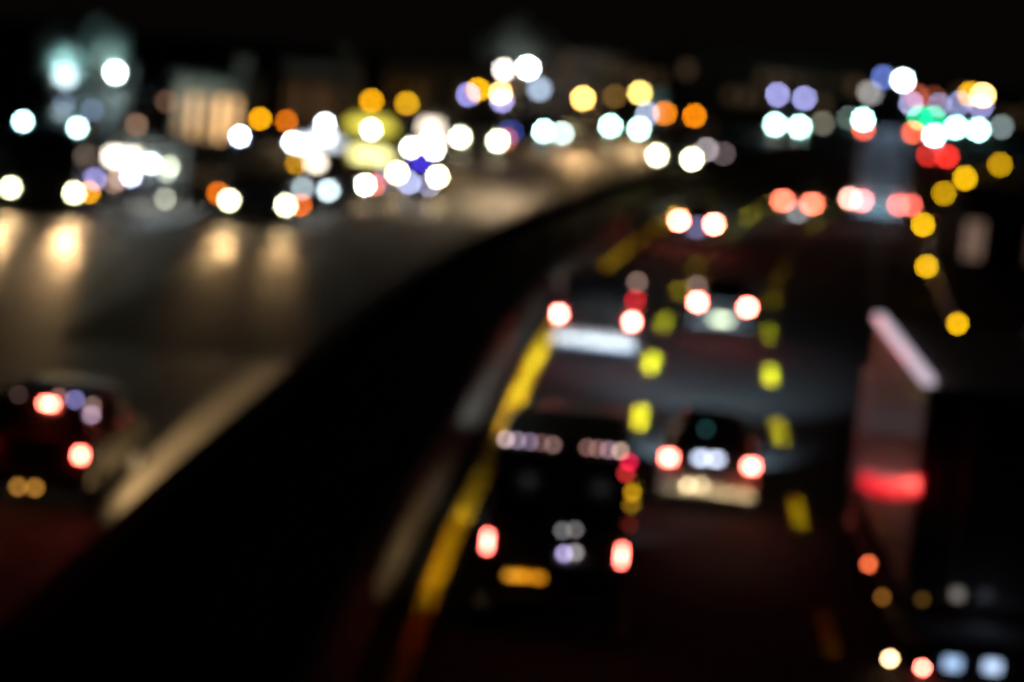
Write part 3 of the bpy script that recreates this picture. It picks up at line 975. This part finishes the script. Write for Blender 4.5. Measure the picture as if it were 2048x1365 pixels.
marks(v, [(1555, 190, (.34, .34, .70)), (1609, 197, (.34, .34, .70))], 'roof_lamp_or_glint', r=.18)
v = bus('coach', 'far coach with violet roof lamps under the twin yellow lamps', (1934, 258), 2.3, rot=-.18, pm=dkbus, head=(3.2, 4.6, 4.2), beam_e=0, head_r=.2)
marks(v, [(1920, 207, (.20, .22, .42)), (1962, 213, (.26, .26, .52))], 'roof_lamp_or_glint', r=.22)
v = bus('coach', 'far coach with one dazzling headlight above the red lit car', (1843, 269), 2.3, rot=-.17, pm=dkbus, head=(6, 7, 7), gains=(.02, 1), beam_e=0, head_r=.2)
marks(v, [(1822, 208, (.34, .32, .56)), (1878, 211, (.30, .30, .5))], 'roof_lamp_or_glint', r=.22)
v = car('small_car', 'far car with one strong headlight left of the grey lorry', (1712, 238), .75, 'hatchback', 3.9, 1.7, 1.5, dark, 1.5, 'cars coming towards the bridge', front=True, head=(3.6, 5, 4.4), head_r=.26,
        lamp_gain=(.02, 1), beam_e=0)


# ------------------------------------------------------------------ street lamps, signals
def street_lamp(label, heads, d, out=0.6, light=0, lcol=(1, .7, .4), r=None, name='street_lamp', group='street lamps by the roads', px_base=None):
    """heads: (px, py, level); all on one mast at distance d"""
    pts = [at_d(h[0], h[1], d) for h in heads]
    cx = sum(p.x for p in pts) / len(pts)
    if len(pts) == 1:
        cx += out
    t = thing(name, label, 'street lamp', (cx, d + .25, 0), 0, group)
    top = max(p.z for p in pts) + .45
    bm = bmesh.new()
    tube(bm, (0, 0, -.05), (0, 0, top), .09, .05, 10)
    tube(bm, (0, 0, -.05), (0, 0, .45), .16, .12, 10)
    link('pole', bm, DKMET, t)
    for p, h in zip(pts, heads):
        q = Vector((p.x - cx, -.25, p.z))
        bm = bmesh.new()
        tube(bm, (0, 0, top - .05), (q.x, -.12, q.z + .24), .035, n=8)
        link('arm', bm, DKMET, t)
        rr = r or max(.11, .0012 * d)
        hd = link('lamp_head', bx(q.x - rr * 1.5, q.x + rr * 1.5, -.4, .1, q.z + rr * .8, q.z + rr * .8 + .14, bev=.03), DKMET, t)
        bm = bmesh.new()
        ellipsoid(bm, q, rr, rr, rr)
        k = max(h[2])
        link('lamp_lens', bm, glow(tuple(c / k for c in h[2]), k * lens_strength(d, math.pi * rr * rr)), hd, smooth=True)
        if light:
            b = beam(t, (q.x, -.25, q.z - rr - .08), (0, -.25, -1), light, lcol, 150, .5, .15)
            b.name = 'lamp_or_fill_light'
    return t


street_lamp('tall white floodlight mast by the lit tree over the shelter', [(231, 145, (6, 8, 8))], 84, light=60, lcol=(1, .70, .38), r=.14)
street_lamp('white floodlight half hidden in a tree above the leftmost bus', [(131, 152, (1.1, 1.45, 1.6))], 104, out=-.7, r=.34)
street_lamp('twin white floodlight mast in the middle of the picture', [(1008, 140, (1.5, 1.35, 1.2)), (1056, 136, (6, 7.2, 7.6))], 118, light=1500, lcol=(1, .70, .38), r=.15)
street_lamp('pale blue lamp hanging below the twin white floodlights', [(1079, 178, (.40, .52, .68))], 128, r=.24)
street_lamp('single amber street lamp left of the brown lamp', [(1166, 197, (3, 1.7, .35))], 150, light=2600, lcol=(1, .62, .28))
street_lamp('dim brown street lamp between two amber ones', [(1230, 193, (.12, .06, .012))], 160)
street_lamp('amber street lamp right of the dim brown lamp', [(1280, 186, (1.7, 1.25, .30))], 166, light=2600, lcol=(1, .62, .28), r=.2)
street_lamp('amber street lamp above the yellow bus, left of the pair', [(743, 202, (.95, .40, .004))], 150, out=-.4)
street_lamp('amber street lamp above the yellow bus, right of the pair', [(814, 208, (.95, .46, .01))], 158, light=50, lcol=(1, .62, .28))
street_lamp('mast with one blue and one white lamp beyond the grey lorry', [(1767, 155, (.10, .15, .48)), (1806, 161, (3.2, 4, 4.2))], 216)
street_lamp('dim grey lamp mast left of the blue and white pair', [(1737, 184, (.20, .19, .16)), (1743, 188, (.16, .15, .17))], 211)
street_lamp('twin yellow lamp mast at far right over the coach', [(1940, 188, (1.0, .48, .01)), (1966, 191, (3, 1.9, .6))], 160)
street_lamp('dim grey lamp at far right beside the coach', [(2003, 254, (.17, .22, .22))], 150)
street_lamp('dim olive lamp right of the far coach with violet lamps', [(1645, 247, (.13, .12, .09))], 190)
street_lamp('dim brown lamp over the shop row left of the facade', [(333, 203, (.09, .045, .028)), (273, 250, (.20, .115, .075))], 108.5)
street_lamp('pair of faint blue lamps behind the leftmost bus', [(128, 209, (.07, .10, .15)), (184, 220, (.08, .12, .19))], 103)
street_lamp('faint pale lamps low beside the leftmost bus', [(190, 358, (.30, .28, .62)), (178, 313, (.10, .065, .05))], 86)


def signal(label, lamps, d, cx_px):
    p = at_d(*cx_px, d)
    t = thing('traffic_light', label, 'traffic light', (p.x, d, 0), 0, 'traffic lights at the far junction')
    bm = bmesh.new()
    tube(bm, (0, .1, -.05), (0, .1, p.z + .9), .09, .07)
    link('pole', bm, DKMET, t)
    pz = at_d(lamps[0][0], lamps[0][1], d)
    h = link('housing', bx(pz.x - p.x - .32, pz.x - p.x + .32, -.14, .06, pz.z - .45, pz.z + 1.55, bev=.04), BLKP, t)
    for i, c in enumerate(((.02, .16, .05), (.2, .11, .01), (.2, .01, .01))):
        if i == 0:
            lamp('lens', h, (pz.x - p.x, -.17, pz.z), lamps[0][2], d, r=.29)
        else:
            bm = bmesh.new()
            ellipsoid(bm, (pz.x - p.x, -.15, pz.z + i * .55), .2, .08, .2)
            link('lens', bm, mat('unlit signal lens %d' % i, c, .3), h)
    return t


street_lamp('small blue lamp with a dull red one below, right of the bus with violet lamps', [(1021, 264, (.06, .10, .52)), (1014, 279, (.5, .10, .07))], 137)
signal('traffic light showing green, left of the two over the far coach', [(1838, 236, (.005, .62, .24))], 217, (1838, 236))
signal('traffic light showing green, right of the two over the far coach', [(1866, 237, (.005, .62, .24))], 218.5, (1866, 237))
street_lamp('dull red lamp pair above the green traffic lights', [(1834, 193, (.34, .06, .03)), (1868, 196, (.10, .02, .008))], 222)


# ------------------------------------------------------------------ bus shelter
def shelter(label, px, py, w, lampspecs, panel, name='bus_shelter'):
    p = at_z(px, py, 0.13)
    t = thing(name, label, 'bus shelter', (p.x, p.y, .13), heading(p.y) * .5)
    link('roof', bx(-w / 2, w / 2, -.9, .7, 2.45, 2.57, bev=.03), DKMET, t)
    for x in (-w / 2 + .1, w / 2 - .1):
        bm = bmesh.new()
        tube(bm, (x, .6, -.02), (x, .6, 2.46), .05)
        link('post', bm, STEEL, t)
    n = 3
    for i in range(n):
        a = -w / 2 + .18 + i * (w - .36) / n
        link('back_panel', bx(a, a + (w - .36) / n - .05, .56, .6, .3, 2.3), mat('frosted shelter glass', (.16, .19, .2), .5), t)
    link('bench', bx(-w * .3, w * .3, .1, .5, .42, .48, bev=.01), DKMET, t)
    for x in (-w * .22, w * .22):
        link('bench_leg', bx(x - .03, x + .03, .25, .32, -.02, .42), DKMET, t)
    inv = Matrix.Rotation(-t.rotation_euler.z, 3, 'Z')
    for (x, y, lv, wh) in lampspecs:
        o = inv @ (Vector((0, 0, EYE)) - t.location)
        r = inv @ ray(x, y)
        q = o + r * ((-.5 - o.y) / r.y)
        lamp('lamp', t, q, lv, p.y, r=.11, wh=wh)
    bulb(t, (0, -.5, 2.2), 3, (.75, .9, 1), .3)
    beam(t, (w * .25, -.8, 2.35), (.1, -.35, -1), 420, (.75, .88, 1), 95, .5, .1)
    return t


shelter('lit bus shelter with a glowing panel between the two leftmost buses', 290, 405, 2.9,
        [(230, 314, (3.2, 2.9, 2.3), (.5, .35)), (260, 315, (3.2, 2.9, 2.3), (.5, .35)), (301, 327, (1.7, 2.1, 2.1), None), (262, 352, (1.2, 1.3, 2.0), None), (338, 334, (.6, .66, .45), None), (333, 345, (.3, .34, .28), None),
         (238, 356, (.28, .19, .15), None), (228, 366, (.2, .12, .09), None), (330, 398, (.30, .30, .24), None)], None)


# ------------------------------------------------------------------ trees
def tree(label, base, h, rx, rz, seed, n=2600, name='street_tree'):
    rnd = random.Random(seed)
    t = thing(name, label, 'tree', base, 0, 'trees beside the roads')
    bm = bmesh.new()
    tube(bm, (0, 0, -.1), (.1, 0, h * .55), .17, .11, 9)
    for i in range(7):
        a = i * 2.4
        z = h * (.42 + .05 * i)
        tube(bm, (.08, 0, z), (math.cos(a) * rx * .6, math.sin(a) * rx * .6, z + h * .22), .06, .02, 6)
    link('trunk', bm, BARK, t)
    bm = bmesh.new()
    cl = [(rnd.gauss(0, .45) * rx, rnd.gauss(0, .45) * rx, h * .72 + rnd.gauss(0, .42) * rz, rnd.uniform(.3, .55) * rx) for _ in range(16)]
    for i in range(n):
        c = rnd.choice(cl)
        d = Vector((rnd.gauss(0, 1), rnd.gauss(0, 1), rnd.gauss(0, 1)))
        d = d.normalized() * c[3] * rnd.uniform(.5, 1)
        p = Vector(c[:3]) + d
        a = Vector((rnd.gauss(0, 1), rnd.gauss(0, 1), rnd.gauss(0, 1))).normalized()
        b = a.orthogonal().normalized()
        s = rnd.uniform(.06, .13)
        bm.faces.new([bm.verts.new(p + a * s), bm.verts.new(p + b * s * .6), bm.verts.new(p - a * s), bm.verts.new(p - b * s * .6)])
    link('crown', bm, LEAF, t)
    return t


p = at_d(205, 100, 108)
ta = tree('leafy tree lit cold white behind the tall floodlight', (p.x, p.y, 0), p.z / .72, 1.2, 1.25, 3)
q = at_d(224, 132, 106.4) - p
beam(ta, (q.x, q.y, p.z + q.z), (0, 1, .25), 1000, (.62, .92, 1), 105, .5, .15)  # added spot close to the crown; no lamp stands here
p = at_d(112, 105, 106.5)
tb = tree('leafy tree glowing blue behind the half hidden floodlight', (p.x, p.y, 0), p.z / .72, 1.25, 1.35, 4)
q = at_d(128, 140, 104.8) - p
beam(tb, (q.x, q.y, p.z + q.z), (0, 1, .25), 1150, (.52, .86, 1), 105, .5, .15)
p = at_d(1030, 105, 200)
tc = tree('leafy tree faintly lit behind the twin floodlight mast', (p.x, p.y, 0), p.z / .72, 2.5, 1.9, 5, n=4200)
q = at_d(1040, 128, 196.5) - p
beam(tc, (q.x, q.y, p.z + q.z), (0, 1, .25), 800, (.95, .95, 1), 105, .5, .15)  # added spot for this crown, far behind the floodlight mast


# ------------------------------------------------------------------ buildings
def building(name, label, x0, x1, d, h, m, wins, rows, lit, rot=0.0, depth=9.0, win_z=(1.0, 2.6), step=3.2, lev=((1, .62, .26), .5), group='low buildings behind the oncoming road', door=True):
    w = x1 - x0
    t = thing(name, label, 'building', ((x0 + x1) / 2, d, 0), rot, group)
    link('wall', bx(-w / 2, w / 2, 0, depth, -.1, h), m, t)
    rf = link('roof', bx(-w / 2 - .25, w / 2 + .25, -.3, depth + .25, h + .003, h + .22), ROOFM, t)
    link('chimney', bx(w * .2, w * .2 + .6, depth * .5, depth * .5 + .6, h + .2, h + 1.0), m, rf)
    for r in range(rows):
        for i in range(wins):
            cx = -w / 2 + (i + .5) * w / wins
            ww = w / wins * .62
            z0, z1 = win_z[0] + r * step, win_z[1] + r * step
            on = lit(r, i)
            f = link('window', bx(cx - ww / 2, cx + ww / 2, -.05, .05, z0, z1), DKMET, t)
            for s in (-1, 1):
                a = cx + (0 if s > 0 else -ww / 2) + .06 * (1 if s < 0 else .6)
                link('pane', bx(a, a + ww / 2 - .1, -.07, -.052, z0 + .07, z1 - .07), glow(lev[0], lev[1] * on) if on else GLS, f)
    if door:
        dd = link('door', bx(-w / 2 + .35, -w / 2 + 1.25, -.06, .04, -.05, 2.1), DKMET, t)
        link('handle', bx(-w / 2 + 1.08, -w / 2 + 1.14, -.1, -.06, .95, 1.12), STEEL, dd)
    return t


a, b = at_d(345, 250, 112), at_d(482, 250, 112)
building('shop', 'low plastered shop with warm lit windows behind the blue bus', a.x, b.x, 112, 3.9, PLAS, 5, 1, lambda r, i: (.35, .9, .55, 1.5, 1.1)[i], win_z=(1.1, 3.2), lev=((1, .58, .24), 2.2))
a, b = at_d(560, 250, 128), at_d(690, 250, 128)
building('shop', 'dim brown shop house behind the white bus', a.x, b.x, 128, 4.6, PLAS, 6, 1, lambda r, i: (.25, .5, .2, .6, .3, .2)[i], win_z=(1.4, 3.6), lev=((1, .5, .2), .35))
a, b = at_d(760, 250, 165), at_d(1010, 250, 165)
building('terrace', 'dim long terrace beyond the grey bus', a.x, b.x, 165, 4.4, PLASG, 9, 1, lambda r, i: (.3, 0, .5, .2, 0, .4, .2, 0, .3)[i], win_z=(1.2, 3.2), lev=((1, .5, .25), .08))
a, b = at_d(200, 250, 122), at_d(330, 250, 122)
building('kiosk', 'dark kiosk with one yellow lit window behind the shelter', a.x, b.x, 110, 3.2, PLASG, 3, 1, lambda r, i: (0, .8, .3)[i], win_z=(1.0, 2.5), lev=((.8, .7, .25), .12))
for (xa, xb, d, h, nm, lb, wn, f) in [
        (1040, 1330, 205, 5.4, 'apartment_block', 'dim brown block beyond the amber street lamps', 8, .06), (1350, 1720, 262, 6.2, 'apartment_block', 'dim long block behind the far coach', 12, .07),
        (1900, 2120, 290, 4.2, 'apartment_block', 'dim block at far right beyond the twin yellow lamps', 7, .05)]:
    a, b = at_d(xa, 220, d), at_d(xb, 220, d)
    building(nm, lb, a.x, b.x, d, h, PLAS, wn, 2, lambda r, i, f=f: f * (0, 1.2, .3, 0, .7, 1.6, 0, .4, 0, .9, .2)[(i * 3 + r * 5) % 11], win_z=(.9, 2.2), step=2.3, lev=((1, .6, .3), 1.0))
a, b = at_d(1914, 480, 95), at_d(2110, 480, 95)
building('gatehouse', 'small gatehouse with two dim windows beyond the right guard rail', a.x, b.x, 95, 3.0, PLASG, 3, 1, lambda r, i: (1, 0, .3)[i], win_z=(.4, 2.0), lev=((1, .62, .45), .22), depth=3, group='buildings right of the road')
# retaining wall along the right far side
